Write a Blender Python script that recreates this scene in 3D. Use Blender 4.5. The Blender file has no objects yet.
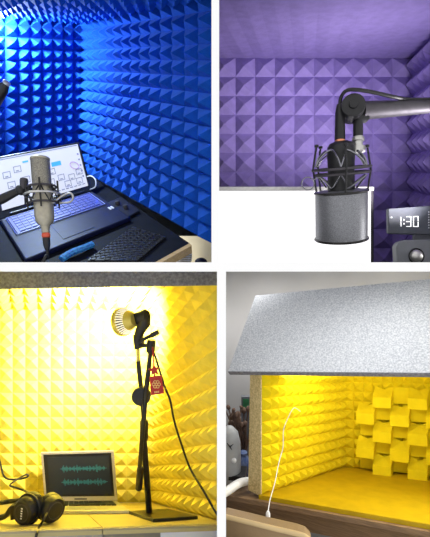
import bpy, bmesh, math, random
from mathutils import Vector, Matrix
random.seed(7)
V = Vector
C = bpy.context.scene.collection
F = 360.0                      # focal length in pixels of the 430 x 537 frame
CX, CY = 215.0, 268.5

def ray(px, py): return V(((px-CX)/F, 1.0, (CY-py)/F))
def P(px, py, d): return ray(px, py)*d
def along(c, vp, px):          # point of the line through c heading for the far point vp, seen at column px
    d = ray(*vp)
    a = CX + F*c.x/c.y
    dep = c.y*(a-vp[0])/(px-vp[0])
    return c + d*(dep-c.y)
UP = V((0, 0, 1))

# ------------------------------------------------------------------ materials
def mat(name, col, rough=.6, metal=0., var=0., vscale=20., bump=0., bscale=60., emit=None, estr=0., spec=.4, col2=None, stretch=None):
    m = bpy.data.materials.new(name); m.use_nodes = True
    nt = m.node_tree; b = nt.nodes['Principled BSDF']
    b.inputs['Base Color'].default_value = (*col, 1); b.inputs['Roughness'].default_value = rough
    b.inputs['Metallic'].default_value = metal; b.inputs['Specular IOR Level'].default_value = spec
    tc = nt.nodes.new('ShaderNodeTexCoord')
    src = tc.outputs['Object']
    if stretch:
        mp = nt.nodes.new('ShaderNodeMapping'); mp.inputs['Scale'].default_value = stretch
        nt.links.new(src, mp.inputs['Vector']); src = mp.outputs['Vector']
    if var or col2:
        n = nt.nodes.new('ShaderNodeTexNoise'); n.inputs['Scale'].default_value = vscale; n.inputs['Detail'].default_value = 6
        nt.links.new(src, n.inputs['Vector'])
        r = nt.nodes.new('ShaderNodeValToRGB')
        lo = col2 if col2 else tuple(c*(1-var) for c in col)
        hi = col if col2 else tuple(min(1, c*(1+var)) for c in col)
        r.color_ramp.elements[0].position = .35; r.color_ramp.elements[1].position = .65
        r.color_ramp.elements[0].color = (*lo, 1); r.color_ramp.elements[1].color = (*hi, 1)
        nt.links.new(n.outputs['Fac'], r.inputs['Fac']); nt.links.new(r.outputs['Color'], b.inputs['Base Color'])
    if bump:
        n2 = nt.nodes.new('ShaderNodeTexNoise'); n2.inputs['Scale'].default_value = bscale; n2.inputs['Detail'].default_value = 4
        nt.links.new(src, n2.inputs['Vector'])
        bp = nt.nodes.new('ShaderNodeBump'); bp.inputs['Strength'].default_value = bump; bp.inputs['Distance'].default_value = .01
        nt.links.new(n2.outputs['Fac'], bp.inputs['Height']); nt.links.new(bp.outputs['Normal'], b.inputs['Normal'])
    if emit:
        b.inputs['Emission Color'].default_value = (*emit, 1); b.inputs['Emission Strength'].default_value = estr
    return m

M = dict(
  white=mat('white_paint', (.95, .95, .95), .7, bump=.03, bscale=80),
  shell=mat('grey_board', (.30, .30, .31), .8, var=.08),
  blue=mat('blue_foam', (.003, .070, .42), .9, var=.10, vscale=30, bump=.15, bscale=180, spec=.2),
  purple=mat('purple_foam', (.29, .225, .52), .95, var=.07, vscale=25, bump=.15, bscale=180, spec=.15),
  yellow=mat('yellow_foam', (.80, .66, .085), .95, var=.05, vscale=25, bump=.12, bscale=180, spec=.15),
  yellow2=mat('lemon_foam', (.78, .62, .008), .9, var=.04, vscale=25, bump=.12, bscale=180, spec=.15),
  ytop=mat('yellow_board', (.50, .34, .005), .45, var=.08, vscale=14, spec=.3),
  felt=mat('grey_felt', (.74, .76, .79), .95, col2=(.44, .47, .52), vscale=160, bump=.3, bscale=200, spec=.1),
  feltedge=mat('felt_edge', (.86, .70, .36), .95, col2=(.58, .45, .20), vscale=120, bump=.3, bscale=200, spec=.1),
  darkfelt=mat('dark_felt', (.26, .26, .28), .95, col2=(.15, .15, .17), vscale=90, bump=.3, bscale=200, spec=.1),
  black=mat('black_plastic', (.012, .012, .014), .4, var=.2, vscale=40),
  blackm=mat('black_metal', (.014, .013, .012), .35, var=.2, vscale=40, bump=.05),
  blackgloss=mat('black_gloss', (.008, .008, .010), .35, var=.2, vscale=20),
  deskblack=mat('black_desk', (.006, .007, .012), .65, var=.2, vscale=20, spec=.08),
  navy=mat('laptop_shell', (.005, .007, .036), .5, var=.15, vscale=40, spec=.15),
  keyfilm=mat('keyboard_film', (.045, .062, .34), .45, var=.12, vscale=60),
  keys=mat('keys', (.05, .07, .36), .45, var=.1, vscale=50),
  filmrim=mat('film_rim', (.16, .20, .55), .4, var=.05),
  silver=mat('silver_metal', (.55, .54, .52), .35, .8, var=.08, vscale=60),
  champagne=mat('nickel_body', (.40, .37, .29), .42, .55, var=.08, vscale=60),
  mesh=mat('grille_mesh', (.36, .34, .28), .5, .6, col2=(.16, .15, .13), vscale=400),
  alu=mat('aluminium', (.46, .43, .36), .4, .5, var=.04, vscale=50),
  gun=mat('gunmetal', (.065, .06, .07), .5, .4, var=.1, vscale=50),
  popf=mat('pop_filter_mesh', (.30, .31, .33), .45, .5, col2=(.17, .17, .19), vscale=350, spec=.3),
  chrome=mat('steel_wire', (.26, .26, .29), .25, .8, var=.05),
  copper=mat('copper_ring', (.75, .30, .16), .35, .7, var=.1),
  redring=mat('red_ring', (.65, .10, .05), .4, var=.1),
  wood=mat('pale_wood', (.62, .44, .22), .5, col2=(.50, .33, .15), vscale=6, stretch=(2, 30, 30)),
  brown=mat('brown_wood', (.30, .19, .105), .45, col2=(.20, .125, .07), vscale=5, stretch=(3, 3, 45), bump=.05),
  tan=mat('tan_leather', (.30, .20, .10), .45, var=.06, vscale=12, bump=.1, bscale=120),
  tanp=mat('tan_piping', (.60, .44, .22), .45, var=.05),
  cream=mat('cream_floor', (.95, .86, .62), .6, var=.03, vscale=6),
  wicker=mat('wicker', (.52, .47, .38), .7, col2=(.20, .18, .15), vscale=60, bump=.3),
  deskyel=mat('pale_desk', (.40, .34, .15), .45, var=.04, vscale=8, spec=.4),
  deskedge=mat('desk_edge', (.30, .26, .15), .5, var=.06, vscale=8),
  drawer=mat('drawer_front', (.34, .33, .30), .5, var=.05),
  cabwhite=mat('cabinet_white', (.78, .80, .92), .4, var=.03),
  cabgrey=mat('cabinet_grey', (.24, .22, .18), .5, var=.05),
  greywall=mat('grey_wall', (.42, .415, .42), .85, var=.04, vscale=4),
  scr_white=mat('lit_screen', (.3, .3, .32), .4, var=.02, emit=(.93, .95, 1.0), estr=.62),
  scr_blank=mat('white_screen', (.7, .7, .7), .4, var=.02, emit=(1, 1, 1), estr=1.1),
  scr_dark=mat('dark_screen', (.010, .012, .016), .6, var=.1, emit=(.03, .05, .06), estr=.12),
  wave=mat('wave_teal', (.02, .12, .12), .5, var=.1, emit=(.03, .22, .24), estr=.22),
  ink=mat('screen_ink', (.30, .32, .45), .6, var=.1),
  inkblue=mat('screen_blue', (.05, .35, .75), .6, var=.1, emit=(.05, .4, .9), estr=.5),
  inkpink=mat('screen_pink', (.60, .35, .65), .6, var=.1),
  digit=mat('led_digits', (.8, .8, .8), .5, var=.02, emit=(1, 1, 1), estr=1.3),
  clockf=mat('clock_face', (.085, .095, .115), .45, var=.05),
  clockb=mat('clock_body', (.13, .14, .16), .5, var=.05),
  dock=mat('dock_grey', (.17, .18, .20), .45, var=.06),
  red=mat('red_lacquer', (.42, .012, .01), .4, var=.1, vscale=40),
  gold=mat('gold_print', (.75, .48, .20), .4, .3, var=.1),
  bulblit=mat('bulb_lit_yellow', (.62, .52, .12), .35, .4, var=.08),  # yellow lamp light on rim, neck and rod is put into this colour
  bulbwhite=mat('bulb_fin', (.92, .88, .72), .4, var=.03, emit=(1, .92, .7), estr=.5),  # fins are given a glow of their own beside the lit bulb face
  bulbface=mat('bulb_face', (.9, .9, .85), .4, var=.02, emit=(1, .95, .75), estr=6),
  whitecable=mat('white_cable', (.82, .82, .80), .45, var=.03),
  humid=mat('pale_grey_plastic', (.42, .43, .43), .4, var=.04),
  ceramic=mat('blue_ceramic', (.03, .07, .24), .2, col2=(.25, .32, .50), vscale=25),
  twig=mat('dried_twigs', (.14, .085, .06), .8, var=.3, vscale=30),
  greenbox=mat('green_print', (.03, .16, .06), .6, var=.3, vscale=30),
  strapblue=mat('blue_strap', (.02, .10, .45), .5, col2=(.05, .35, .75), vscale=120),
  stick=mat('sticker', (.75, .76, .80), .4, var=.05),
)

# ------------------------------------------------------------------ mesh builder
OFF = {}
class MB:
    def __init__(s): s.v = []; s.f = []
    def add(s, vs, fs):
        o = len(s.v); s.v += [V(x) for x in vs]; s.f += [tuple(i+o for i in f) for f in fs]; return s
    def par(s, o, a, b, c):    # parallelepiped from a corner and three edges
        o, a, b, c = V(o), V(a), V(b), V(c)
        vs = [o, o+a, o+a+b, o+b, o+c, o+a+c, o+a+b+c, o+b+c]
        return s.add(vs, [(0, 3, 2, 1), (4, 5, 6, 7), (0, 1, 5, 4), (1, 2, 6, 5), (2, 3, 7, 6), (3, 0, 4, 7)])
    def box(s, x0, x1, y0, y1, z0, z1): return s.par((x0, y0, z0), (x1-x0, 0, 0), (0, y1-y0, 0), (0, 0, z1-z0))
    def prism(s, pts, e):
        pts = [V(p) for p in pts]; e = V(e); n = len(pts)
        fs = [tuple(range(n)), tuple(range(2*n-1, n-1, -1))] + [(i, i+n, (i+1) % n+n, (i+1) % n) for i in range(n)]
        return s.add(pts+[p+e for p in pts], fs)
    def tube(s, pts, r, n=10, cap=True, closed=False):
        pts = [V(p) for p in pts]; k = len(pts)
        rs = r if isinstance(r, (list, tuple)) else [r]*k
        up = None; vs = []
        for i, p in enumerate(pts):
            if closed: t = pts[(i+1) % k]-pts[i-1]
            else: t = pts[min(i+1, k-1)]-pts[max(i-1, 0)]
            t.normalize()
            if up is None:
                up = t.orthogonal().normalized()
            up = (up - t*up.dot(t))
            up = up.normalized() if up.length > 1e-6 else t.orthogonal().normalized()
            w = t.cross(up)
            for j in range(n):
                a = 2*math.pi*j/n; vs.append(p+(up*math.cos(a)+w*math.sin(a))*rs[i])
        fs = []
        for i in range(k if closed else k-1):
            i2 = (i+1) % k
            for j in range(n): fs.append((i*n+j, i*n+(j+1) % n, i2*n+(j+1) % n, i2*n+j))
        if cap and not closed: fs += [tuple(range(n-1, -1, -1)), tuple(range((k-1)*n, k*n))]
        return s.add(vs, fs)
    def lathe(s, prof, o, ax, n=24, cap=True):   # prof: (radius, distance along ax)
        o = V(o); ax = V(ax).normalized()
        a = ax.orthogonal().normalized(); b = ax.cross(a); vs = []
        for r, t in prof:
            for j in range(n):
                q = 2*math.pi*j/n; vs.append(o+ax*t+(a*math.cos(q)+b*math.sin(q))*max(r, 1e-5))
        fs = [(i*n+j, i*n+(j+1) % n, (i+1)*n+(j+1) % n, (i+1)*n+j) for i in range(len(prof)-1) for j in range(n)]
        if cap: fs += [tuple(range(n-1, -1, -1)), tuple(range((len(prof)-1)*n, len(prof)*n))]
        return s.add(vs, fs)
    def ball(s, c, r, ax=UP, sq=1.0, n=20):
        prof = [(r*math.sin(math.pi*i/10), -r*sq*math.cos(math.pi*i/10)) for i in range(11)]
        return s.lathe(prof, c, ax, n)
    def ring(s, c, ax, R, r, n=32, m=8):
        ax = V(ax).normalized(); a = ax.orthogonal().normalized(); b = ax.cross(a)
        return s.tube([V(c)+(a*math.cos(2*math.pi*i/n)+b*math.sin(2*math.pi*i/n))*R for i in range(n)], r, m, closed=True)
    def build(s, name, m, parent=None, smooth=False, bevel=0., sub=0, clip=None, fixn=True):
        off = OFF[parent.name] if parent is not None else None
        if off is None:
            xs = [v.x for v in s.v]; ys = [v.y for v in s.v]; zs = [v.z for v in s.v]
            off = V(((min(xs)+max(xs))/2, (min(ys)+max(ys))/2, min(zs)))
        me = bpy.data.meshes.new(name); me.from_pydata([v-off for v in s.v], [], s.f); me.update()
        bm = bmesh.new(); bm.from_mesh(me)
        if clip:
            for co, no in clip:
                bmesh.ops.bisect_plane(bm, geom=bm.verts[:]+bm.edges[:]+bm.faces[:], plane_co=V(co)-off, plane_no=V(no), clear_outer=True)
        if fixn: bmesh.ops.recalc_face_normals(bm, faces=bm.faces[:])
        for f in bm.faces: f.smooth = smooth
        bm.to_mesh(me); bm.free()
        if smooth:
            try: me.set_sharp_from_angle(angle=math.radians(40))
            except Exception: pass
        me.materials.append(M[m] if isinstance(m, str) else m)
        o = bpy.data.objects.new(name, me); C.objects.link(o)
        if parent is not None: o.parent = parent
        else: o.location = off
        OFF[o.name] = off
        if bevel:
            b = o.modifiers.new('bevel', 'BEVEL'); b.width = bevel; b.segments = 2; b.limit_method = 'ANGLE'
        if sub:
            q = o.modifiers.new('sub', 'SUBSURF'); q.levels = sub; q.render_levels = sub
        return o

clT = [((-.004, 2, 0), (1, 0, 0)), ((0, 2, .004), (0, 0, -1))]
def tag(o, label, cat=None, group=None, kind=None):
    o['label'] = label
    if cat: o['category'] = cat
    if group: o['group'] = group
    if kind: o['kind'] = kind
    return o
def thing(name, loc, label, cat, group=None):
    o = bpy.data.objects.new(name, None); C.objects.link(o); o.location = V(loc); o.empty_display_size = .05
    OFF[o.name] = V(loc); return tag(o, label, cat, group)
def struct(o, label): return tag(o, label, 'structure', kind='structure')
def spline(pts, k=6):          # Catmull-Rom through the points
    pts = [V(p) for p in pts]; q = [pts[0]*2-pts[1]]+pts+[pts[-1]*2-pts[-2]]; out = []
    for i in range(1, len(q)-2):
        a, b, c, d = q[i-1:i+3]
        for j in range(k):
            t = j/k
            out.append(.5*((2*b)+(c-a)*t+(2*a-5*b+4*c-d)*t*t+(3*b-a-3*c+d)*t**3))
    return out+[pts[-1]]

def foam(O, U, W, nu, nv, h, toward, thick=.03, tip=.035, lean=None):
    """pyramid foam sheet on the parallelogram O, O+U, O+W; the pyramids point towards `toward`"""
    O, U, W = V(O), V(U), V(W)
    N = U.cross(W).normalized()
    if (V(toward)-O).dot(N) < 0: N = -N
    A_ = V(lean).normalized() if lean is not None else N
    if A_.dot(N) < 0: A_ = -A_
    mb = MB(); g = lambda a, b: O+U*(a/nu)+W*(b/nv)
    vs = [g(i, j) for j in range(nv+1) for i in range(nu+1)]; fs = []
    for j in range(nv):
        for i in range(nu):
            c = [j*(nu+1)+i, j*(nu+1)+i+1, (j+1)*(nu+1)+i+1, (j+1)*(nu+1)+i]
            hh = h*random.uniform(.94, 1.04); k = len(vs)
            for a, b in ((-tip, -tip), (tip, -tip), (tip, tip), (-tip, tip)):
                vs.append(g(i+.5+a, j+.5+b)+A_*hh)
            fs += [(c[q], c[(q+1) % 4], k+(q+1) % 4, k+q) for q in range(4)]+[(k, k+1, k+2, k+3)]
    mb.add(vs, fs)
    b = [O, O+U, O+U+W, O+W]; bb = [p-N*thick for p in b]
    mb.add(b+bb, [(4, 5, 6, 7), (0, 1, 5, 4), (1, 2, 6, 5), (2, 3, 7, 6), (3, 0, 4, 7)])
    return mb

# ================================================================== the white case with four openings
Y0, Y1 = 1.20, 1.215
def X(px): return (px-CX)/F*Y0
def Z(py): return (CY-py)/F*Y0
E = 2.2
fr = MB()
xl, xr, zt, zb = X(-45), X(475), Z(-45), Z(582)
fr.box(-E, xl, Y0, Y1, -E, E); fr.box(xr, E, Y0, Y1, -E, E)
fr.box(xl, xr, Y0, Y1, zt, E); fr.box(xl, xr, Y0, Y1, -E, zb)
fr.box(xl, xr, Y0, Y1, Z(271.6), Z(262.3))
fr.box(X(211.5), X(219.2), Y0, Y1, Z(262.3), zt)
fr.box(X(217), X(226), Y0, Y1, zb, Z(271.6))
struct(fr.build('wall_front', 'white'), 'white front frame dividing the four openings of the booth case')
DX = X(221.5)  # unseen boards and dividers added to shut stray light out of each booth
struct(MB().box(-E, E, Y1, 3.0, -.004, .002).build('wall_middle', 'shell'), 'grey shelf board added to part the light of the upper and lower openings')
struct(MB().box(-.003, .003, Y1, 3.0, .002, E).build('wall_upper', 'shell'), 'added grey light divider between the blue and the purple booth')
struct(MB().box(DX-.003, DX+.003, Y1, 3.0, -E, -.004).build('wall_lower', 'shell'), 'added grey light divider between the two yellow booths')
struct(MB().box(-E, E, 3.0, 3.03, -E, E).build('wall_back', 'shell'), 'added grey back board keeping light out of the booth case')
struct(MB().box(-E-.03, -E, Y0, 3.03, -E, E).build('wall_left', 'shell'), 'added grey left side board keeping light out of the booth case')
struct(MB().box(E, E+.03, Y0, 3.03, -E, E).build('wall_right', 'shell'), 'added grey right side board keeping light out of the booth case')
struct(MB().box(-E-.03, E+.03, Y0, 3.03, E, E+.03).build('ceiling', 'shell'), 'added grey top board keeping light out of the booth case')
struct(MB().box(-E-.03, E+.03, Y0, 3.03, -E-.03, -E).build('floor', 'shell'), 'added grey bottom board keeping light out of the booth case')

# ================================================================== TOP LEFT: blue booth
HA, HB = (-115, 60), (520, 60)
cB = P(83, 171, 2.45)                       # back right bottom corner
KT = 2.45*111
def D(px, py): return P(px, py, KT/(py-60))  # point on the sloped desk top
hgt = 151/F*2.45
wv = UP*hgt
rEnd = along(cB, HA, 213.2); lEnd = along(cB, HB, -70)
mid = D(80, 230)+UP*.3
uR = rEnd-cB; uL = lEnd-cB
rowp = hgt/15
struct(foam(cB, uR, wv, 14, 15, .050, mid, lean=ray(*HB)).build('wall_right', 'blue', clip=clT), 'blue pyramid foam wall on the right of the blue booth')
struct(foam(cB, uL, wv, 12, 15, .050, mid, lean=ray(*HA)).build('wall_back', 'blue', clip=clT), 'blue pyramid foam wall behind the black laptop')
struct(foam(cB+wv, uR, uL, 14, 12, .045, mid, lean=UP).build('ceiling', 'blue', clip=clT), 'blue pyramid foam ceiling over the black laptop')
# desk
nD = (ray(*HB).cross(ray(*HA))).normalized()
if nD.z < 0: nD = -nD
fR = D(189.5, 243.2)
dk = thing('desk', D(100, 230), 'sloping black desk with pale wood front edge in the blue booth', 'desk')
dA, dB_ = cB, lEnd
d_front = along(fR, HB, -60)
pts = [cB, fR, d_front, lEnd]
MB().prism(pts, -nD*.03).build('desk_top', 'deskblack', dk, clip=[((0, 2, .003), (0, 0, -1))])
e1 = D(190.5, 244.2); e2 = along(e1, HB, -60)
tag(MB().prism([fR, fR+(e1-fR)*2.2, d_front+(e1-fR)*2.2, d_front], -nD*.034).build('edge_strip', 'wood', dk, clip=[((0, 2, .003), (0, 0, -1))]), 'pale wood edge strip')
# floor below, and things under the desk
kf = KT*1.75
def FL(px, py): return P(px, py, kf/(py-60))
struct(MB().box(-.30, -.004, 1.66, 1.675, .003, .15).build('upright_floor_panel', 'cream'), 'cream floor under the blue foam wall, stood upright to catch light')  # stands in for the pale floor, upright so the front light reaches it
wk = thing('wicker_basket', P(182, 264, 1.55), 'grey and cream ribbed basket standing under the wood desk edge', 'basket')
b = MB(); c0 = P(182, 264.5, 1.55)+UP*.02
b.lathe([(.036, 0), (.042, .03), (.040, .062), (.032, .068), (.0, .065)], c0-UP*.016, UP, 28); b.build('body', 'wicker', wk, True)
b = MB()
for i in range(7): b.ring(c0+UP*(.0085*i-.012), UP, .038+.004*math.sin(i*.5), .0032, 28, 6)
b.build('weave', 'stick', wk, True)
s = MB(); s.ball(P(201, 262, 1.60), .028, UP, .7); tag(s.build('ball', 'navy', None, True), 'dark blue ball in front of the cream panel under the foam wall', 'ball')

# laptop
A, B_, Cc = D(1, 224), D(93, 195), D(132.5, 222.5)
u = B_-A; w = (Cc-B_)*.97; nd = nD
def L(a, b, h=0.): return A+u*a+w*b+nd*h
lp = thing('laptop', L(.5, .5), 'open black laptop with blue keyboard cover and lit white screen', 'laptop')
T = .022
MB().prism([L(0, 0), L(1, 0), L(1, 1), L(0, 1)], nd*T).build('base', 'navy', lp, bevel=.006)
kb = MB().prism([L(.06, .06, T), L(.93, .06, T), L(.93, .50, T), L(.06, .50, T)], nd*.004).build('keyboard', 'keyfilm', lp, bevel=.002)
k = MB()
for r in range(6):
    n = 15; a0, a1 = .09, .90; b0 = .085+r*.067
    for i in range(n):
        if r == 5 and 4 <= i <= 8:
            if i > 4: continue
            x0 = a0+(a1-a0)*i/n; x1 = a0+(a1-a0)*9/n-.006
        else:
            x0 = a0+(a1-a0)*i/n; x1 = x0+(a1-a0)/n-.008
        k.prism([L(x0, b0, T+.004), L(x1, b0, T+.004), L(x1, b0+.052, T+.004), L(x0, b0+.052, T+.004)], nd*.004)
k.build('keys', 'keys', kb)
f = MB()
for (a, b2) in (((.05, .05), (.94, .05)), ((.94, .05), (.94, .51)), ((.94, .51), (.05, .51)), ((.05, .51), (.05, .05))):
    f.tube([L(*a, T+.005), L(*b2, T+.005)], .0022, 6)
tag(f.build('cover_rim', 'filmrim', kb), 'pale rim of the keyboard cover')
MB().prism([L(.34, .58, T), L(.64, .58, T), L(.64, .92, T), L(.34, .92, T)], nd*.002).build('touchpad', 'navy', lp)
st = MB()
for a in (.925, .955): st.prism([L(a, .60, T), L(a+.022, .60, T), L(a+.022, .67, T), L(a, .67, T)], nd*.0015)
st.build('sticker', 'stick', lp)
# lid
hl = P(79.5, 141.5, B_.y+.10)-(B_+nd*T)
hl2 = hl
def S(a, b, h=0.):
    p = A+nd*T+u*a+hl*b
    return p - (u.cross(hl)).normalized()*(-h if (u.cross(hl)).y < 0 else h)
lidn = S(0, 0, 1)-S(0, 0, 0)
ld = MB().prism([S(0, 0, -.014), S(1, 0, -.014), S(1, 1, -.014), S(0, 1, -.014)], lidn*.014).build('lid', 'black', lp, bevel=.005)
MB().prism([S(.035, .12), S(.965, .12), S(.965, .955), S(.035, .955)], lidn*.0015).build('display', 'scr_white', ld)
cam = MB(); cam.ball(S(.5, .978, .001), .0035); cam.build('webcam', 'silver', ld, True)
def screen_rect(mb, a0, a1, b0, b1, h=.0016): return mb.prism([S(a0, b0, h), S(a1, b0, h), S(a1, b1, h), S(a0, b1, h)], lidn*.0008)
def screen_frame(mb, a0, a1, b0, b1, t=.006):
    for q in ((a0, a1, b0, b0+t*1.6), (a0, a1, b1-t*1.6, b1), (a0, a0+t, b0, b1), (a1-t, a1, b0, b1)): screen_rect(mb, *q)
g = MB()
screen_rect(g, .05, .95, .925, .94)
random.seed(3)
for (a, b2) in ((.09, .60), (.20, .66), (.12, .42), (.27, .45), (.52, .30), (.64, .34), (.76, .30), (.86, .36), (.70, .20), (.84, .20), (.55, .48)):
    screen_frame(g, a, a+.075, b2, b2+.11); screen_rect(g, a+.02, a+.05, b2+.02, b2+.035)
for i in range(9): screen_rect(g, .50+.05*i, .535+.05*i, .165, .18)
for i in range(5): screen_rect(g, .925, .945, .30+.11*i, .33+.11*i)
g.build('drawing', 'ink', ld)
g = MB(); screen_rect(g, .60, .71, .62, .70); g.build('button', 'inkblue', ld)
g = MB(); screen_rect(g, .30, .36, .80, .83); g.build('button', 'inkblue', ld)
g = MB(); q0 = S(.86, .55, .003); g.ring(q0, lidn, .024, .0022, 20, 5); g.build('round_mark', 'inkpink', ld)
hg = MB(); hg.tube([S(.1, .02, .006), S(.9, .02, .006)], .008, 10); hg.build('hinge', 'black', lp, True)

# perforated black mat in front of the laptop, with blue strap
MA, Mb, Mc, Md = D(88, 262), D(133, 228), D(166, 238.5), D(138, 262.2)
mt = thing('perforated_mat', D(128, 245), 'black perforated mat on the desk in front of the laptop', 'mat')
m1 = MB().prism([MA, Mb, Mc, Md], nD*.008).build('sheet', 'black', mt)
g = MB()
for i in range(11):
    for j in range(7):
        a, b2 = (i+.5+.5*(j % 2))/11.5, (j+.5)/7
        p = MA*(1-a)*(1-b2)+Mb*a*(1-b2)+Mc*a*b2+Md*(1-a)*b2
        g.ring(p+nD*.0085, nD, .0125, .0020, 6, 4)
tag(g.build('hole_rims', 'black', mt), 'raised hexagonal rims')
p = spline([D(62, 262)+nD*.012, D(72, 257)+nD*.018, D(82, 253)+nD*.018, D(93, 247.5)+nD*.014], 6)
tag(MB().tube(p, [.014]*len(p), 8).build('strap', 'strapblue', None, True), 'blue speckled braided strap at the front edge of the laptop', 'strap')
# audio box behind right
A2, B2, C2 = D(108, 205), D(121, 199), D(140, 213)
ab = thing('audio_interface', D(124, 207), 'small black box with round knobs right of the laptop keyboard', 'audio box')
MB().prism([A2, B2, C2, A2+C2-B2], nD*.014).build('case', 'black', ab, bevel=.004)
for (px, py) in ((118, 207), (126, 211)):
    kk = MB(); kk.lathe([(.012, .0), (.012, .016), (.009, .019)], D(px, py)+nD*.014, nD, 16); kk.build('knob', 'gun', ab, True)
# white cable loop by the lid corner
p = spline([P(86, 177, 2.04), P(91, 176, 2.0), P(95.5, 180, 1.98), P(95, 187, 1.97), D(88, 194)+nD*.02], 8)
tag(MB().tube(p, .0034, 8).build('cable', 'whitecable', None, True), 'white cable loop plugged in beside the laptop screen', 'cable')

# condenser microphone
dm = 1.30; mk = .95
top, bot = P(40, 159, dm), P(45.3, 226, dm)
ax = (bot-top).normalized(); Lm = (bot-top).length; px1 = dm/F
mc = thing('condenser_microphone', bot, 'silver condenser microphone hanging in front of the laptop screen', 'microphone')
g = MB(); r = 8.9*px1
g.lathe([(.0, -.004), (r*.85, -.003), (r*.98, .004), (r, .012), (r, 29*px1)], top, ax, 32); g.build('grille', 'mesh', mc, True)
g = MB(); g.lathe([(r*.92, -.0055), (r*1.03, -.002), (r*1.03, .004), (r*.9, .0045)], top, ax, 32); g.build('top_cap', 'champagne', mc, True)
g = MB(); g.lathe([(r*1.02, 29*px1), (r*1.02, 58*px1), (r*.95, 62*px1), (r*.55, 67*px1), (r*.42, 69*px1), (r*.42, 74*px1)], top, ax, 32); g.build('body', 'champagne', mc, True)
g = MB(); g.lathe([(.011, 74*px1), (.0145, 75*px1), (.0145, 78*px1), (.011, 79*px1)], top, ax, 20); tag(g.build('plug_ring', 'redring', mc, True), 'red ring on the plug')
g = MB(); g.lathe([(.0125, 79*px1), (.0125, 86*px1), (.008, 91*px1), (.006, 92*px1)], top, ax, 20); g.build('plug', 'black', mc, True)
e = top+ax*92*px1
p = spline([e, e+ax*.02, P(46, 256, dm-.02), P(43, 262, dm-.03), P(39, 267, dm-.03)], 6)
tag(MB().tube(p, .0055, 8).build('microphone_cable', 'black', None, True), 'black cable running down from the silver microphone', 'cable')
# shock mount around it
sm = thing('shock_mount', P(42, 200, dm), 'wire cradle mount holding the silver microphone', 'mount')
def mc_at(t): return top+ax*t*px1
f1 = ax.orthogonal().normalized(); f2 = ax.cross(f1)
for t, R_ in ((28, .046), (44, .046)):
    g = MB(); g.ring(mc_at(t), ax, R_, .0038, 32, 8); g.build('hoop', 'gun', sm, True)
g = MB(); g.ring(mc_at(36), ax, .060, .0042, 32, 8); tag(g.build('outer_hoop', 'silver', sm, True), 'bright outer hoop')
g = MB()
for i in range(12):
    a = 2*math.pi*i/12; b2 = 2*math.pi*(i+1)/12
    d1 = f1*math.cos(a)+f2*math.sin(a); d2 = f1*math.cos(b2)+f2*math.sin(b2)
    t1, t2 = (27, 45) if i % 2 == 0 else (45, 27)
    g.tube([mc_at(t1)+d1*(.060 if i % 2 else .036), mc_at(36)+(d1+d2).normalized()*.058, mc_at(t2)+d2*(.036 if i % 2 else .060)], .0026, 6)
g.build('elastic_cords', 'black', sm, True)
for i in range(4):
    a = 2*math.pi*i/4+.5; d1 = f1*math.cos(a)+f2*math.sin(a)
    MB().tube([mc_at(22)+d1*.052, mc_at(50)+d1*.052], .0035, 6).build('upright', 'blackm', sm, True)
p = spline([P(53, 203, dm), P(62, 196, dm-.01), P(70, 193, dm-.02), P(73, 197, dm-.02), P(70, 202, dm-.01), P(60, 203, dm)], 5)
tag(MB().tube(p, .0036, 8).build('bracket', 'silver', sm, True), 'silver loop bracket on the right')
ba = thing('boom_arm', P(-15, 214, dm), 'black boom arm reaching in from the left to the wire mount', 'boom arm')
MB().tube([P(-30, 214, dm), P(2, 199, dm), P(18, 191, dm)], [.017, .017, .013], 14).build('arm', 'blackm', ba, True)
g = MB(); g.ball(P(21, 190, dm), .019); g.tube([P(20, 191, dm), P(30, 190, dm)], .007, 10); g.build('joint', 'black', ba, True)
g = MB(); g.lathe([(.012, -.02), (.014, -.015), (.014, .015), (.012, .02)], P(24, 184, dm), UP, 14); g.build('thumb_screw', 'gun', ba, True)
g = MB(); la = P(-16, 118, 1.5); lb = P(6, 84, 1.45)
g.tube([la, la.lerp(lb, .5), la.lerp(lb, .85), lb], [.024, .024, .022, .014], 18)
lam = thing('lamp_arm', la, 'rounded black lamp arm end poking in beside the blue back wall', 'lamp')
g.build('arm', 'black', lam, True)
g = MB(); g.lathe([(.0145, 0), (.016, .006), (.012, .012), (0, .014)], lb, (lb-la), 16); tag(g.build('tip_highlight', 'silver', lam, True), 'white highlight on the arm tip, put in as a silver cap')  # silver cap paints the white highlight on the rounded black tip

# ================================================================== TOP RIGHT: purple booth
VT = (305, 165); yT = 2.2
def ceilpt(px, py, base): return P(px, py, base)
tl = P(212, 58, yT); tr_ = P(413, 58, yT)
cl = [((.004, 2, 1), (-1, 0, 0)), ((0, 2, .003), (0, 0, -1))]
W = tr_-tl; cell = W.x/10.35
hT = 58
bw0 = P(216, 58, yT); nW = 10
tgt = P(320, 150, 1.5)
bot_h = UP*(-(330-58)/F*yT)
struct(foam(P(412-19.6*11, 58, yT), V((19.6*11/F*yT, 0, 0)), UP*(-(19.0*11)/F*yT), 11, 11, .046, tgt, lean=ray(*VT)).build('wall_back', 'purple', clip=cl), 'purple pyramid foam wall behind the microphone')
rt = P(412, 58, yT); rt2 = along(rt, VT, 470)
struct(foam(rt, rt2-rt, UP*(-(19.0*11)/F*yT), 8, 11, .046, tgt, lean=(1, 0, 0)).build('wall_right', 'purple', clip=cl), 'purple foam wall at the right edge of the purple booth')
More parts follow.
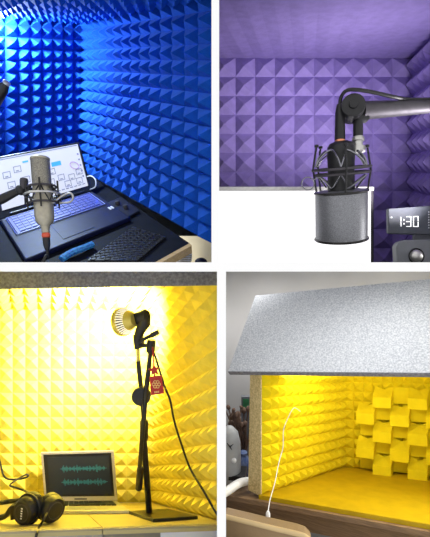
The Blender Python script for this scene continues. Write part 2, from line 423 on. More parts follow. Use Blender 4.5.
# ceiling: long ridged foam strips running towards the far wall
g = MB(); O = P(412-19.6*11, 58, yT)
dv = -(ray(*VT))*(yT-1.23); n = 11
wstrip = 19.6/F*yT
vs = []; fs = []
Wx = V((1, 0, 0)); dn = Wx.cross(dv).normalized()
if dn.z > 0: dn = -dn
ns = n+6
for i in range(ns*2+1):
    o = O+Wx*(wstrip*i/2)+dn*(.0035 if i % 2 else 0)
    vs += [o, o+dv]
for i in range(ns*2): fs.append((2*i, 2*i+1, 2*i+3, 2*i+2))
k = len(vs)
vs += [O-dn*.03, O-dn*.03+dv, O-dn*.03+Wx*wstrip*ns, O-dn*.03+Wx*wstrip*ns+dv]
fs += [(k, k+1, k+3, k+2), (0, 1, k+1, k), (2*ns*2, 2*ns*2+1, k+3, k+2)]
g.add(vs, fs)
struct(g.build('ceiling', 'purple', clip=cl), 'purple ridged foam ceiling above the microphone')
# desk board on the shelf
struct(MB().box(.01, 1.6, 1.24, 2.18, .0025, .010).build('trim_1', 'blackm'), 'dark desk board at the foot of the purple booth')
# monitor
dmn = 1.70
mo = thing('monitor', P(300, 265, dmn), 'large monitor with blank white screen behind the pop filter', 'monitor')
x0, x1, z0, z1 = P(217, 0, dmn).x, P(374, 0, dmn).x, .011, P(0, 186.5, dmn).z
MB().box(x0, x1, dmn, dmn+.04, z0, z1).build('housing', 'gun', mo, bevel=.004)
sx1, sz1 = P(370.5, 0, dmn).x, P(0, 191, dmn).z
MB().box(x0+.002, sx1, dmn-.003, dmn+.001, z0+.002, sz1).build('screen', 'scr_blank', mo)
tag(MB().box(x0, x1, dmn-.004, dmn, sz1+.002, z1-.001).build('top_strip', 'silver', mo, bevel=.002), 'silver strip along the top edge')
# clock
dc = 1.55
ck = thing('digital_clock', P(415, 264, dc+.06), 'dark digital clock showing 1:30 at the right of the white monitor', 'clock')
a, b2, c2, d2 = P(387, 208.5, dc), P(445, 204.5, dc), P(445, 235.5, dc), P(387.5, 233.5, dc)
MB().prism([a, b2, c2, d2], V((.01, .03, 0))).build('body', 'clockb', ck, bevel=.006)
face = MB().prism([a.lerp(c2, .02)+V((0, -.004, 0)), b2.lerp(d2, .02)+V((0, -.004, 0)), c2.lerp(a, .02)+V((0, -.004, 0)), d2.lerp(b2, .02)+V((0, -.004, 0))], V((0, .005, 0))).build('face', 'clockf', ck, bevel=.001)
def CK(s, t, h=.006): # s,t along the face
    return (a*(1-s)*(1-t)+b2*s*(1-t)+c2*s*t+d2*(1-s)*t)+V((0, -h, 0))
def seg(mb, s0, t0, s1, t1): mb.prism([CK(s0, t0), CK(s1, t0), CK(s1, t1), CK(s0, t1)], V((0, .002, 0)))
def digit(mb, ch, s, t, w_, h_, q=.011):
    segs = {'1': 'bc', '3': 'abgcd', '0': 'abcdef'}[ch]; qt = q*1.9
    R_ = {'a': (s, t, s+w_, t+qt), 'd': (s, t+h_-qt, s+w_, t+h_), 'g': (s, t+h_/2-qt/2, s+w_, t+h_/2+qt/2), 'b': (s+w_-q, t+.01, s+w_, t+h_/2-.01),
          'c': (s+w_-q, t+h_/2+.01, s+w_, t+h_-.01), 'f': (s, t+.01, s+q, t+h_/2-.01), 'e': (s, t+h_/2+.01, s+q, t+h_-.01)}
    for ch2 in segs: seg(mb, *R_[ch2])
g = MB()
digit(g, '1', .192, .35, .04, .38); digit(g, '3', .318, .35, .085, .38); digit(g, '0', .438, .35, .09, .38)
seg(g, .272, .44, .286, .50); seg(g, .272, .59, .286, .65)
tag(g.build('digits', 'digit', ck), 'glowing white time 1:30')
g = MB(); g.ball(CK(.065, .36, .004), .0035); g.build('indicator', 'digit', ck, True)
g = MB()
for i in range(3):
    for j in range(7): g.ball(CK(.71+.04*i, .22+.09*j, .004), .003, n=8)
g.build('speaker_holes', 'stick', ck)
g = MB(); q = P(420, 234, dc+.03); g.box(q.x-.035, q.x+.035, dc+.012, dc+.028, .0105, q.z+.03); g.box(q.x-.06, q.x+.06, dc-.0, dc+.09, .0105, .02); g.build('stand', 'clockb', ck)
# dock device with ball
dd = 1.46
dv_ = thing('dock_speaker', P(420, 265, dd), 'rounded grey device with a ball knob below the clock', 'device')
pts = []
for (px, py) in ((397.5, 266), (396.5, 246), (399, 242), (404, 240), (450, 239), (450, 266)): pts.append(P(px, py, dd))
MB().prism(pts, V((.005, .05, 0))).build('case', 'dock', dv_, bevel=.006)
g = MB(); g.ring(P(416.5, 256, dd-.001), (0, 1, 0), .029, .004, 28, 8); g.build('socket_ring', 'black', dv_, True)
g = MB(); g.ball(P(416.5, 256, dd-.008), .026, (0, 1, 0), .6); g.build('ball_knob', 'silver', dv_, True)

# studio microphone with pop filter, upside down on a boom arm
dp = 1.36; q1 = dp/F
mcx = 341
mi = thing('studio_microphone', P(mcx, 190, dp), 'black studio microphone hanging head down with a grey mesh cup', 'microphone')
tp = P(mcx, 143, dp); dwn = V((.095, .27, -1)).normalized(); LS = 1.02; fw = V((1, 0, 0)); bw = fw.cross(dwn)
def ma(y): return tp+dwn*((y-143)*LS*q1)
g = MB(); g.lathe([(6*q1, -2*q1), (11*q1, 0), (13*q1, 3*q1), (13.5*q1, 10*q1), (13*q1, 26*q1), (13.5*q1, 48*q1)], tp, dwn, 28); g.build('body', 'black', mi, True)
g = MB(); g.lathe([(12*q1, 46*q1), (25.6*q1, 47*q1), (26*q1, 49*q1), (26.3*q1, 97*q1), (24.5*q1, 98.5*q1), (.0, 98.7*q1)], tp, dwn, 40); g.build('pop_filter', 'popf', mi, True)
for t, rr in ((48, 26.2), (97, 26.6)):
    g = MB(); g.ring(tp+dwn*t*q1, dwn, rr*q1, .0048, 40, 8); g.build('rim', 'blackm', mi, True)
g = MB(); g.tube([ma(186)+fw*27*q1, ma(240)+fw*27.6*q1], .0035, 8); g.build('clip_rod', 'gun', mi)
g = MB(); g.ring(P(308, 183.5, dp), (0, 1, 0), 6.3*q1, .0022, 24, 6); g.tube([P(313.5, 180, dp), P(321, 176, dp)], .0025, 6); tag(g.build('wire_loop', 'chrome', mi, True), 'thin steel wire loop')
g = MB(); g.lathe([(5*q1, 0), (5*q1, 4*q1), (4.4*q1, 5*q1)], P(340, 140.5, dp), V((0, 0, -1)), 18); tag(g.build('plug_ring', 'copper', mi, True), 'copper coloured plug ring')
g = MB(); g.lathe([(3.2*q1, 0), (4.6*q1, 8*q1), (5*q1, 24*q1), (5*q1, 36*q1)], P(340, 104.5, dp), V((0, 0, -1)), 18); g.build('plug', 'black', mi, True)
# shock mount
s2 = thing('shock_mount', P(mcx, 168, dp), 'black wire basket mount around the hanging microphone', 'mount')
for y, rr in ((167, 28.0), (172, 26.5)):
    g = MB(); g.ring(ma(y), dwn, rr*q1, .0052, 40, 8); g.build('hoop', 'gun', s2, True)
g = MB()
for i in range(6):
    a0 = 2*math.pi*i/6+.2; a1 = a0+math.pi/3
    def pt(an, rr, y): return ma(y)+(fw*math.cos(an)+bw*math.sin(an))*rr*q1
    g.tube(spline([pt(a0, 28, 166), pt(a0+.15, 23, 156), pt(a0+.4, 15, 150), pt(a1-.15, 23, 157), pt(a1, 28, 166)], 5), .0034, 6)
    g.tube(spline([pt(a0, 27, 173), pt(a0+.2, 20, 180), pt(a0+.4, 15, 186), pt(a1-.2, 20, 180), pt(a1, 27, 173)], 5), .003, 6)
tag(g.build('wires', 'chrome', s2, True), 'bent steel wires')
for an in (math.pi*1.02, math.pi*1.45, -.15, .9, 2.2):
    g = MB(); g.tube([pt(an, 25, 146), pt(an, 29, 168), pt(an, 26, 190)], .0038, 8)
    g.lathe([(.003, -.006), (.008, -.004), (.008, .004), (.003, .006)], pt(an, 25, 146), dwn, 10); g.build('post', 'black', s2, True)
g = MB(); pc = P(358, 137, dp)
g.lathe([(5.2*q1, 0), (6*q1, 1*q1), (6*q1, 4*q1), (4.5*q1, 5*q1), (4.5*q1, 9*q1), (7*q1, 10*q1), (7*q1, 15*q1)], pc, V((0, 0, -1)), 20); tag(g.build('swivel_nut', 'silver', s2, True), 'silver swivel nut')
# boom arm
bo = thing('boom_arm', P(400, 110, dp), 'dark metal boom arm coming in from the right above the hanging microphone', 'boom arm')
arm = [P(362, 111, dp), P(372, 110, dp), P(432, 106.5, dp-.03), P(480, 104, dp-.05)]
MB().tube(arm, [9.3*q1, 8.6*q1, 6*q1, 5.6*q1], 24).build('tube', 'gun', bo, True)
g = MB(); kc = P(352, 109.5, dp)
g.lathe([(9*q1, -.045), (11*q1, -.042), (11.7*q1, -.03), (11.7*q1, .03), (10*q1, .04)], kc, V((.25, 1, 0)), 28); g.build('knuckle', 'black', bo, True)
g = MB(); g.lathe([(4*q1, -.052), (4.5*q1, -.045)], kc, V((.25, 1, 0)), 16); g.build('bolt', 'black', bo, True)
g = MB(); g.par(P(352, 102, dp-.02), P(370, 103, dp-.02)-P(352, 102, dp-.02), V((0, .04, 0)), UP*(-16*q1)); g.build('fork', 'black', bo, bevel=.004)
g = MB(); g.lathe([(4.8*q1, 0), (4.8*q1, 17*q1)], P(358, 121, dp), V((0, 0, -1)), 18); g.build('stud', 'black', bo, True)
p = spline([P(340, 106, dp), P(340.5, 99, dp-.01), P(345, 91.5, dp-.03), P(354, 89.5, dp-.045), P(372, 92, dp-.045), P(392, 96.5, dp-.04), P(410, 99.5, dp-.03), P(445, 99, dp-.045)], 6)
tag(MB().tube(p, .0068, 8).build('microphone_cable', 'black', None, True), 'black cable looping from the hanging microphone onto the boom arm', 'cable')

# ================================================================== BOTTOM LEFT: pale yellow booth
VB = (41, 472); yB = 2.5; KB = yB*30
def DB(px, py): return P(px, py, KB/(py-472))
clB = [((DX-.004, 2, 0), (1, 0, 0)), ((0, 2, -.008), (0, 0, 1))]
cb = P(152, 502, yB); hB = UP*(194/F*yB)
nB = (V((1, 0, 0)).cross(ray(*VB))).normalized()
if nB.z < 0: nB = -nB
wB = V((-(152+38)/F*yB, 0, 0))
tg = P(90, 420, 1.6)
struct(foam(cb, wB, hB, 15, 16, .040, tg, lean=ray(*VB)).build('wall_back', 'yellow', clip=clB), 'yellow pyramid foam wall behind the silver laptop')
rB = along(cb, VB, 222)
struct(foam(cb, rB-cb, hB, 11, 16, .042, tg, lean=(1, 0, 0)).build('wall_right', 'yellow', clip=clB), 'yellow pyramid foam wall beside the microphone stand')
cf = (rB-cb)*1.0
struct(foam(cb+hB, cf, wB, 10, 15, .042, tg).build('ceiling', 'yellow', clip=clB), 'yellow foam ceiling over the silver laptop')
# grey felt valance
dh = 1.5
va = MB(); va.prism([P(-45, 290, dh), P(221, 285.3, dh), P(221, 268.5+.012*F/dh, dh), P(-45, 268.5+.012*F/dh, dh)], V((0, .03, 0)))
tag(va.build('felt_valance', 'darkfelt', clip=clB), 'dark grey felt valance across the top of the pale yellow booth', 'valance')
# desks
fl, fr_ = P(-30, 532, KB/(532-472)), P(219, 524.5, KB/(524.5-472))
def DF(px): # front edge point at column px
    y = 532+(px+30)*(524.5-532)/249; return DB(px, y)
seam_b, seam_f = DB(74, 502), DF(103)
gap = V((.002, 0, 0))
d1 = thing('desk', DB(60, 515), 'left half of the pale desk, under the silver laptop', 'desk')
MB().prism([DB(-32, 502), seam_b-gap, seam_f-gap, DF(-30)], -nB*.02).build('desk_top', 'deskyel', d1)
frt = lambda px0, px1, y0, y1, dback: [P(px0, y0, DF(px0).y+dback), P(px1, y0, DF(px1).y+dback), P(px1, y1, DF(px1).y+dback), P(px0, y1, DF(px0).y+dback)]
MB().prism([P(-30, 534, DF(-30).y-.004), seam_f-gap-V((0, .004, .016)), seam_f-gap-V((0, .004, .0)), DF(-30)-V((0, .004, 0))], V((0, .01, 0))).build('edge_band', 'deskedge', d1)
MB().prism([DF(-30)-UP*.02, seam_f-UP*.02-gap, seam_f-UP*.3-gap, DF(-30)-UP*.3], V((0, .02, .0))).build('drawer_front', 'drawer', d1)
d2_ = thing('desk', DB(160, 515), 'right half of the pale desk, under the stand plate', 'desk')
MB().prism([seam_b+gap, cb-V((.001, 0, 0)), along(cb, VB, 218)-V((.004, 0, 0)), P(219, 524.5, DF(219).y)-V((.002, 0, 0)), seam_f+gap], -nB*.02).build('desk_top', 'deskyel', d2_)
MB().prism([seam_f+gap-V((0, .004, 0)), DF(219)-V((0, .004, 0)), DF(219)-V((0, .004, .018)), seam_f+gap-V((0, .004, .018))], V((0, .01, 0))).build('edge_band', 'deskedge', d2_)
c1, c2_ = DF(160.5), DF(219)
tag(MB().prism([seam_f+gap-UP*.018, c1-UP*.018-gap, c1-UP*.3-gap, seam_f+gap-UP*.3], V((0, .02, 0))).build('drawer_front', 'cabgrey', d2_), 'grey drawer front')
tag(MB().prism([c1-UP*.022, c2_-UP*.022, c2_-UP*.3, c1-UP*.3], V((0, .02, 0))).build('cabinet_door', 'cabwhite', d2_), 'bluish white cabinet door')
# silver laptop
A, B_, Cc = DB(44, 504.5), DB(117, 504), DB(130, 514)
u = B_-A; w = (Cc-B_)
def L3(a, b, h=0.): return A+u*a+w*b+nB*h
l2 = thing('laptop', L3(.5, .5), 'open silver laptop showing a teal sound wave on a dark screen', 'laptop')
MB().prism([L3(0, 0), L3(1, 0), L3(1, 1), L3(0, 1)], nB*.016).build('base', 'alu', l2, bevel=.004)
k = MB()
for r in range(5):
    for i in range(13):
        a0 = .08+.84*i/13; b0 = .10+.095*r
        if r == 4 and 4 <= i <= 8: continue
        k.prism([L3(a0, b0, .016), L3(a0+.055, b0, .016), L3(a0+.055, b0+.075, .016), L3(a0, b0+.075, .016)], nB*.006)
k.prism([L3(.34, .48, .016), L3(.66, .48, .016), L3(.66, .555, .016), L3(.34, .555, .016)], nB*.006)
tag(k.build('keyboard', 'black', l2), 'black keys')
MB().prism([L3(.34, .63, .016), L3(.66, .63, .016), L3(.66, .93, .016), L3(.34, .93, .016)], nB*.0015).build('touchpad', 'silver', l2)
hl = P(113.5, 450.5, B_.y+.02)-(B_+nB*.016)
hL = P(40.5, 452.5, A.y+.02)-(A+nB*.016)
def S3(a, b, h=0.): return A+nB*.016+u*a+(hL*(1-a)+hl*a)*b+V((0, -h, 0))
ld = MB().prism([S3(0, 0), S3(1, 0), S3(1, 1), S3(0, 1)], V((0, .012, 0))).build('lid', 'alu', l2, bevel=.004)
MB().prism([S3(.035, .10, .001), S3(.965, .10, .001), S3(.965, .955, .001), S3(.035, .955, .001)], V((0, .002, 0))).build('bezel', 'blackgloss', ld)
MB().prism([S3(.085, .15, .0025), S3(.93, .15, .0025), S3(.93, .90, .0025), S3(.085, .90, .0025)], V((0, .002, 0))).build('display', 'scr_dark', ld)
g = MB(); random.seed(11)
for row in (.66, .39):
    for i in range(46):
        a0 = .27+.60*i/46; am = .012+.07*abs(math.sin(i*.9))*random.uniform(.4, 1)*(0.35+.65*abs(math.sin(i*.28+.5)))
        g.prism([S3(a0, row-am, .003), S3(a0+.008, row-am, .003), S3(a0+.008, row+am, .003), S3(a0, row+am, .003)], V((0, .001, 0)))
    g.prism([S3(.25, row-.004, .003), S3(.89, row-.004, .003), S3(.89, row+.004, .003), S3(.25, row+.004, .003)], V((0, .001, 0)))
tag(g.build('sound_wave', 'wave', ld), 'two teal sound wave tracks')
MB().prism([S3(.41, .035, .001), S3(.58, .035, .001), S3(.58, .06, .001), S3(.41, .06, .001)], V((0, .0015, 0))).build('chin_mark', 'gun', ld)
# headphones
hp = thing('headphones', DB(35, 525), 'black over-ear headphones lying on the desk in front of the silver laptop', 'headphones')
dh1 = 1.44; q2 = dh1/F
ac = V((-.30, -1, .12)).normalized(); c_l = P(27.5, 509.5, dh1); c_r = P(52, 508.5, dh1+.03)
def cup(c, ax, r, name_sfx):
    g = MB(); g.lathe([(r*.55, .03), (r*.86, .028), (r*1.0, .016), (r*1.02, 0), (r*.98, -.012)], c, ax, 32)
    o = g.build('ear_cup', 'black', hp, True)
    g = MB(); g.lathe([(r*.98, -.012), (r*1.06, -.018), (r*1.06, -.034), (r*.9, -.042), (r*.5, -.040)], c, ax, 32); tag(g.build('ear_pad', 'blackm', o, True), 'padded ear cushion')
    g = MB(); g.ring(c+ax*.029, ax, r*.62, .0022, 28, 6); g.build('cup_ring', 'gun', o, True)
    return o
cup(c_l, ac, 12.6*q2, 'l')
ac2 = V((.75, -.62, .1)).normalized()
cup(c_r, ac2, 11.8*q2, 'r')
g = MB()
lx = ac.cross(UP).normalized(); upc = lx.cross(ac).normalized()
for i in range(7):  # lettering-like ridge on cup
    pass
p = spline([P(19, 503, dh1+.02), P(11, 509, dh1+.015), P(5, 516, dh1+.03), P(-8, 518, dh1+.06), P(-16, 508, dh1+.22), P(5, 502, dh1+.36), P(40, 499.5, dh1+.32), P(57, 500, dh1+.14), P(56, 503, dh1+.06)], 6)
g.tube(p, [.011]*len(p), 10); g.build('headband', 'black', hp, True)
g = MB()
g.par(P(9, 507, dh1), P(17, 505, dh1)-P(9, 507, dh1), V((0, .02, 0)), P(10, 521, dh1)-P(9, 507, dh1)); g.build('slider', 'blackm', hp, bevel=.004)
g = MB(); g.ring(c_l-ac*.005, ac, 13.5*q2, .005, 30, 8); g.build('yoke', 'blackm', hp, True)
g = MB()
for i, t in enumerate((-.018, -.009, 0, .009, .018)):
    pc_ = c_l+ac*.0302+upc*t; dx = lx*.006
    g.par(pc_-dx*.6-upc*.003, dx*1.2, ac*.001, upc*.005)
tag(g.build('cup_lettering', 'stick', hp), 'small pale lettering on the left ear cup')
p = spline([P(47, 513, dh1-.02), P(44, 519, dh1-.05), P(40, 526, 1.38), P(37, 533, 1.28), P(35, 542, 1.265)], 6)
tag(MB().tube(p, .005, 8).build('headphone_cable', 'black', None, True), 'black headphone cable hanging over the desk front edge', 'cable')
p = spline([P(-6, 440, 2.3), P(0, 462, 2.3), P(3, 474, 2.28), P(8, 479, 2.25), P(20, 479, 2.2), P(28, 476.5, 2.2), P(26, 474.5, 2.2), P(18, 479, 2.15), P(10, 485, 2.1), P(17, 488, 2.05), P(26, 491.5, 2.0), P(31, 496, 1.8)], 6)
tag(MB().tube(p, .0055, 8).build('earphone_wire', 'black', None, True), 'thin black wire zigzagging in front of the yellow back wall', 'wire')
ad = thing('power_adapter', P(-2, 452, 2.32), 'black adapter at the left edge against the yellow wall', 'adapter')
MB().par(P(-16, 428, 2.3), P(-5, 428, 2.3)-P(-16, 428, 2.3), V((0, .06, 0)), P(-16, 450, 2.3)-P(-16, 428, 2.3)).build('case', 'black', ad, bevel=.006)

# microphone stand
sd = thing('microphone_stand', DB(150, 517), 'black microphone stand with counterweight on a square base plate', 'stand')
pl = [DB(128.5, 514), DB(167, 511), DB(198, 519.3), DB(153, 522.5)]
MB().prism(pl, nB*.012).build('base_plate', 'blackm', sd, bevel=.003)
foot = DB(149.5, 515.5); ds = foot.y; q3 = ds/F
MB().tube([foot, P(143.8, 438, ds)], 3.0*q3, 16).build('pole', 'blackm', sd, True)
g = MB(); g.lathe([(3.2*q3, 0), (4.2*q3, 1*q3), (4.2*q3, 19*q3), (3.4*q3, 21*q3)], P(144.2, 420, ds), P(143.8, 441, ds)-P(144.2, 420, ds), 18); g.build('clutch', 'black', sd, True)
MB().tube([P(144.2, 421, ds), P(138.2, 361, ds)], 2.4*q3, 14).build('upper_pole', 'blackm', sd, True)
tag(MB().tube([P(138.6, 364, ds), P(137.6, 345, ds)], 1.8*q3, 12).build('rod', 'bulblit', sd, True), 'rod with the yellow lamp light put into its colour')  # black stand rod drawn yellow for the lamp light falling on it
g = MB(); g.lathe([(9*q3, -.02), (9.4*q3, -.015), (9.4*q3, .004), (6*q3, .01)], P(141.5, 395.5, ds-.01), (0, 1, 0), 28); g.build('pivot_knob', 'black', sd, True)
MB().tube([P(139.5, 470, ds-.02), P(145.5, 396, ds-.03), P(151, 347, ds-.03)], [2.0*q3, 2.6*q3, 2.2*q3], 14).build('boom', 'blackm', sd, True)
g = MB(); g.lathe([(2.2*q3, 0), (3.4*q3, 1*q3), (3.4*q3, 21*q3), (2.6*q3, 22.5*q3)], P(140.6, 467, ds-.02), P(138.7, 490, ds-.02)-P(140.6, 467, ds-.02), 18); g.build('counterweight', 'black', sd, True)
g = MB(); g.lathe([(4*q3, 0), (4.4*q3, 1*q3), (4.4*q3, 11*q3), (3*q3, 13*q3)], P(151.5, 340, ds-.03), P(150.5, 352, ds-.03)-P(151.5, 340, ds-.03), 16); g.build('boom_tip', 'black', sd, True)
# clamp lamp
cm = thing('clamp_lamp', P(138, 348, ds), 'bright reflector bulb in a black clamp holder on top of the stand', 'lamp')
bc = P(126, 321, ds); bax = (P(112, 324.5, ds+.05)-P(137, 320, ds-.02)).normalized(); rb = 14.2*q3
g = MB(); g.lathe([(rb*.45, -.055), (rb*.62, -.035), (rb*.70, -.018)], bc, bax, 32); g.build('bulb_neck', 'bulblit', cm, True)
g = MB()
f1 = bax.orthogonal().normalized(); f2 = bax.cross(f1)
for i in range(30):
    an = 2*math.pi*i/30; d_ = f1*math.cos(an)+f2*math.sin(an)
    g.tube([bc+bax*(-.02)+d_*rb*.68, bc+bax*.012+d_*rb*.93], .0032, 5)
tag(g.build('cooling_fins', 'bulbwhite', cm), 'pale cooling fins with an added glow')
g = MB(); g.lathe([(rb*.62, -.018), (rb*.84, .010)], bc, bax, 32, cap=False); g.build('inner_cone', 'black', cm, True)
g = MB(); g.lathe([(rb*.86, .010), (rb*1.0, .012), (rb*1.03, .022), (rb*1.0, .032), (rb*.94, .034)], bc, bax, 36); g.build('rim', 'bulblit', cm, True)
g = MB(); g.lathe([(rb*.92, .034), (rb*.7, .038), (.0, .040)], bc, bax, 32); g.build('bulb_face', 'bulbface', cm, True)
g = MB(); s0 = bc-bax*.05
g.tube([s0, P(137, 318.5, ds-.01), P(146, 316, ds-.015), P(148, 317, ds-.015)], [5.4*q3, 6*q3, 7*q3, 5*q3], 18)
g.tube([P(145.5, 314, ds-.015), P(144.5, 323, ds-.015), P(140, 331, ds-.01), P(137.5, 339, ds-.01)], [5*q3, 6.2*q3, 5*q3, 4.2*q3], 18); g.build('socket', 'black', cm, True)
g = MB(); g.par(P(132.5, 335, ds-.02), P(142, 333, ds-.02)-P(132.5, 335, ds-.02), V((0, .04, 0)), P(134, 350, ds-.02)-P(132.5, 335, ds-.02)); g.build('clamp', 'blackm', cm, bevel=.005)
g = MB(); g.tube([P(139, 342, ds-.02), P(148, 337, ds-.025), P(153, 335, ds-.025)], 1.8*q3, 10); g.tube([P(139, 346, ds-.02), P(152, 345, ds-.03)], 1.8*q3, 10); g.build('link', 'black', cm, True)
g = MB(); g.par(P(149.5, 333.8, ds-.035), P(157.5, 330, ds-.035)-P(149.5, 333.8, ds-.035), V((0, .03, 0)), P(151, 338.5, ds-.035)-P(149.5, 333.8, ds-.035)); g.build('wing_knob', 'black', cm, bevel=.003)
# red tag
dt = ds-.06; q4 = dt/F
rt_ = thing('red_charm', P(156, 395, dt), 'red charm with gold pattern hanging from the microphone stand', 'charm')
MB().tube([P(152.5, 347, dt), P(153.5, 360, dt), P(154.5, 377, dt)], .0035, 8).build('cord', 'red', rt_, True)
g = MB(); cst = P(154.3, 370, dt)
pts = []
for i in range(10):
    an = math.pi/2+2*math.pi*i/10+.15; rr = (6.0 if i % 2 == 0 else 2.9)*q4
    pts.append(cst+V((math.cos(an)*rr, -.006, math.sin(an)*rr)))
g.prism(pts, V((0, .012, 0))); g.build('star_knot', 'red', rt_, bevel=.002)
a, b2, c2, d2 = P(149.2, 377, dt), P(161.5, 375.5, dt), P(164, 393.5, dt), P(151, 395.5, dt)
pq = MB().prism([a, b2, c2, d2], V((0, .008, 0))).build('plaque', 'red', rt_, bevel=.002)
g = MB(); cc = (a+b2+c2+d2)/4+V((0, -.002, 0))+UP*1.2*q4
for i in range(6):
    an = 2*math.pi*i/6; g.ring(cc+V((math.cos(an)*2.6*q4, 0, math.sin(an)*2.6*q4)), (0, 1, 0), 1.5*q4, .0022, 12, 5)
g.ring(cc, (0, 1, 0), 1.3*q4, .0022, 12, 5)
for i in range(3):
    o_ = a.lerp(d2, .80)+(b2-a)*(.30+.14*i)+V((0, -.002, 0)); g.par(o_, (b2-a)*.10, V((0, .003, 0)), (d2-a)*.09)
tag(g.build('gold_pattern', 'gold', pq), 'gold flower emblem and small characters')
# lamp cord
p = spline([P(152.5, 348, ds-.05), P(157, 362, ds-.05), P(164, 385, ds-.05), P(170, 400, ds-.05), P(174, 420, ds-.03), P(180, 440, ds-.03), P(190, 468, ds-.02), P(203, 490, 1.60), P(213, 507.5, 1.56), P(217.5, 515, 1.54)], 6)
tag(MB().tube(p, .0052, 8).build('power_cable', 'black', None, True), 'black power cable sagging from the lamp along the right foam wall', 'cable')

# ================================================================== BOTTOM RIGHT: grey felt desk booth
VA, VBk = (641, 366), (-490, 366); yC = 2.25; KR = yC*100
def DR(px, py, lift=0.): return P(px, py, KR/(py-366))
cc_ = P(344.5, 466, yC)
nR = ray(*VA).cross(ray(*VBk)).normalized()
if nR.z < 0: nR = -nR
hR = UP*(112/F*yC)
lf = along(cc_, VA, 262); bk = along(cc_, VBk, 505)
tg = P(345, 430, 1.5)
struct(foam(cc_, lf-cc_, hR, 13, 12, .028, tg, lean=ray(*VBk)).build('wall_left', 'yellow2'), 'yellow foam lining on the left wall of the felt booth')
struct(foam(cc_, bk-cc_, hR, 15, 12, .030, tg, lean=ray(*VA)).build('wall_back', 'yellow2'), 'yellow foam lining on the back wall of the felt booth')
struct(MB().prism([cc_+hR, lf+hR, lf+hR+bk-cc_, bk+hR], UP*.03).build('ceiling', 'yellow2'), 'yellow top lining inside the felt booth')
struct(foam(bk, (lf-cc_)*.55, hR, 8, 12, .026, tg).build('wall_right', 'yellow2'), 'unseen yellow foam panel added right of the felt booth to block room light')  # short panel out of view, added to stop the side lamp shining in
# felt side panel
sp = thing('side_panel', lf, 'felt side panel of the yellow lined booth, showing its pale edge', 'panel')
o1 = P(248, 492, lf.y); dL = (ray(*VBk)*.052)
pn = [lf+V((0, 0, -.01)), cc_+V((0, 0, -.01)), cc_+hR, lf+hR]
nL = (lf-cc_).cross(UP).normalized()
if nL.x > 0: nL = -nL
MB().prism([p+nL*.031 for p in pn], nL*.035).build('felt_board', 'felt', sp)
fd = (lf-cc_).normalized()
e0 = lf+fd*.002; 
tag(MB().prism([e0+V((0, 0, -.012)), e0+nL*.070+V((0, 0, -.012))+V((-.012, 0, 0)), e0+nL*.070+hR, e0+hR], fd*.006).build('front_edge', 'feltedge', sp), 'speckled pale felt edge')
# checkered foam block panel
ub = (bk-cc_).normalized()
nb = ub.cross(UP).normalized()
if nb.y > 0: nb = -nb
cw = (along(cc_, VBk, 410)-along(cc_, VBk, 360.5)).length/3
pc0 = along(cc_, VBk, 360.5)+nb*.026
rowh = 16.3/F*pc0.y; topz = 0
bp_ = thing('foam_block_panel', pc0, 'yellow panel of staggered protruding foam blocks on the back wall', 'acoustic panel')
z5 = pc0.z+.018
def blk(i, j, proud):
    o = pc0+ub*(cw*i)+UP*(z5-pc0.z+rowh*j)
    g = MB()
    if proud:
        a = .07*cw; x0, x1 = -.06*cw, 1.06*cw; d = .085
        pts = [o+ub*x0, o+ub*x1, o+ub*x1+UP*rowh, o+ub*x0+UP*rowh]
        fpt = [o+ub*(x0-.10*cw)+nb*d+UP*(.0*rowh), o+ub*(x1-.16*cw)+nb*d-UP*.02*rowh, o+ub*(x1-.16*cw)+nb*d*.8+UP*.52*rowh, o+ub*(x0-.10*cw)+nb*d*.8+UP*.56*rowh]
        # V-notched sloping top
        mtop = o+ub*(cw*.5)+UP*(rowh*.84)+nb*.01
        vs = pts+fpt+[mtop]
        g.add(vs, [(0, 1, 5, 4), (4, 5, 6, 7), (0, 4, 7, 3), (1, 2, 6, 5), (7, 6, 8), (3, 7, 8), (6, 2, 8), (0, 3, 8, 2, 1)])
        g.build('foam_block', 'yellow2', bp_)
    else:
        d = .012
        g.par(o+ub*cw*.02+UP*rowh*.02, ub*cw*.96, nb*d, UP*rowh*.96)
        g.build('flat_tile', 'yellow2', bp_, bevel=.003)
for j in range(5):        # j = 0 bottom row
    for i in range(6):
        proud = (i+j) % 2 == 1
        if j == 4 and i == 0: continue
        blk(i, j, proud)
# booth floor board and desk
tb = thing('booth_floor', DR(350, 500), 'glossy yellow floor board inside the grey felt booth', 'floor board')
fl0 = along(cc_, VA, 258.5); fdR = P(430, 519.5, KR/(519.5-366))
fb = along(fl0, VBk, 480)
MB().prism([cc_, fl0, fb, bk], -nR*.018).build('board', 'ytop', tb)
dkk = thing('desk', DR(330, 515), 'brown wooden desk carrying the grey felt booth', 'desk')
dn_ = -nR*.0185
dl0 = along(fl0, VBk, 205)
back_l = dl0+(cc_-fl0)
MB().prism([dl0+dn_+(fl0-cc_)*.03, fb+dn_+(fl0-cc_)*.03, bk+dn_, back_l+dn_], -nR*.02).build('desk_top', 'brown', dkk)
fa, fbb = dl0+dn_-nR*.02, fb+dn_-nR*.02
MB().prism([fa, fbb, fbb-UP*.085, fa-UP*.085], (cc_-fl0)*.06).build('apron', 'brown', dkk)
lg = MB(); 
for t in (.02, .93): 
    o = fa.lerp(fbb, t)-UP*.085; lg2 = MB().par(o, (fbb-fa)*.04, (cc_-fl0)*.08, -UP*.6); lg2.build('leg', 'brown', dkk)
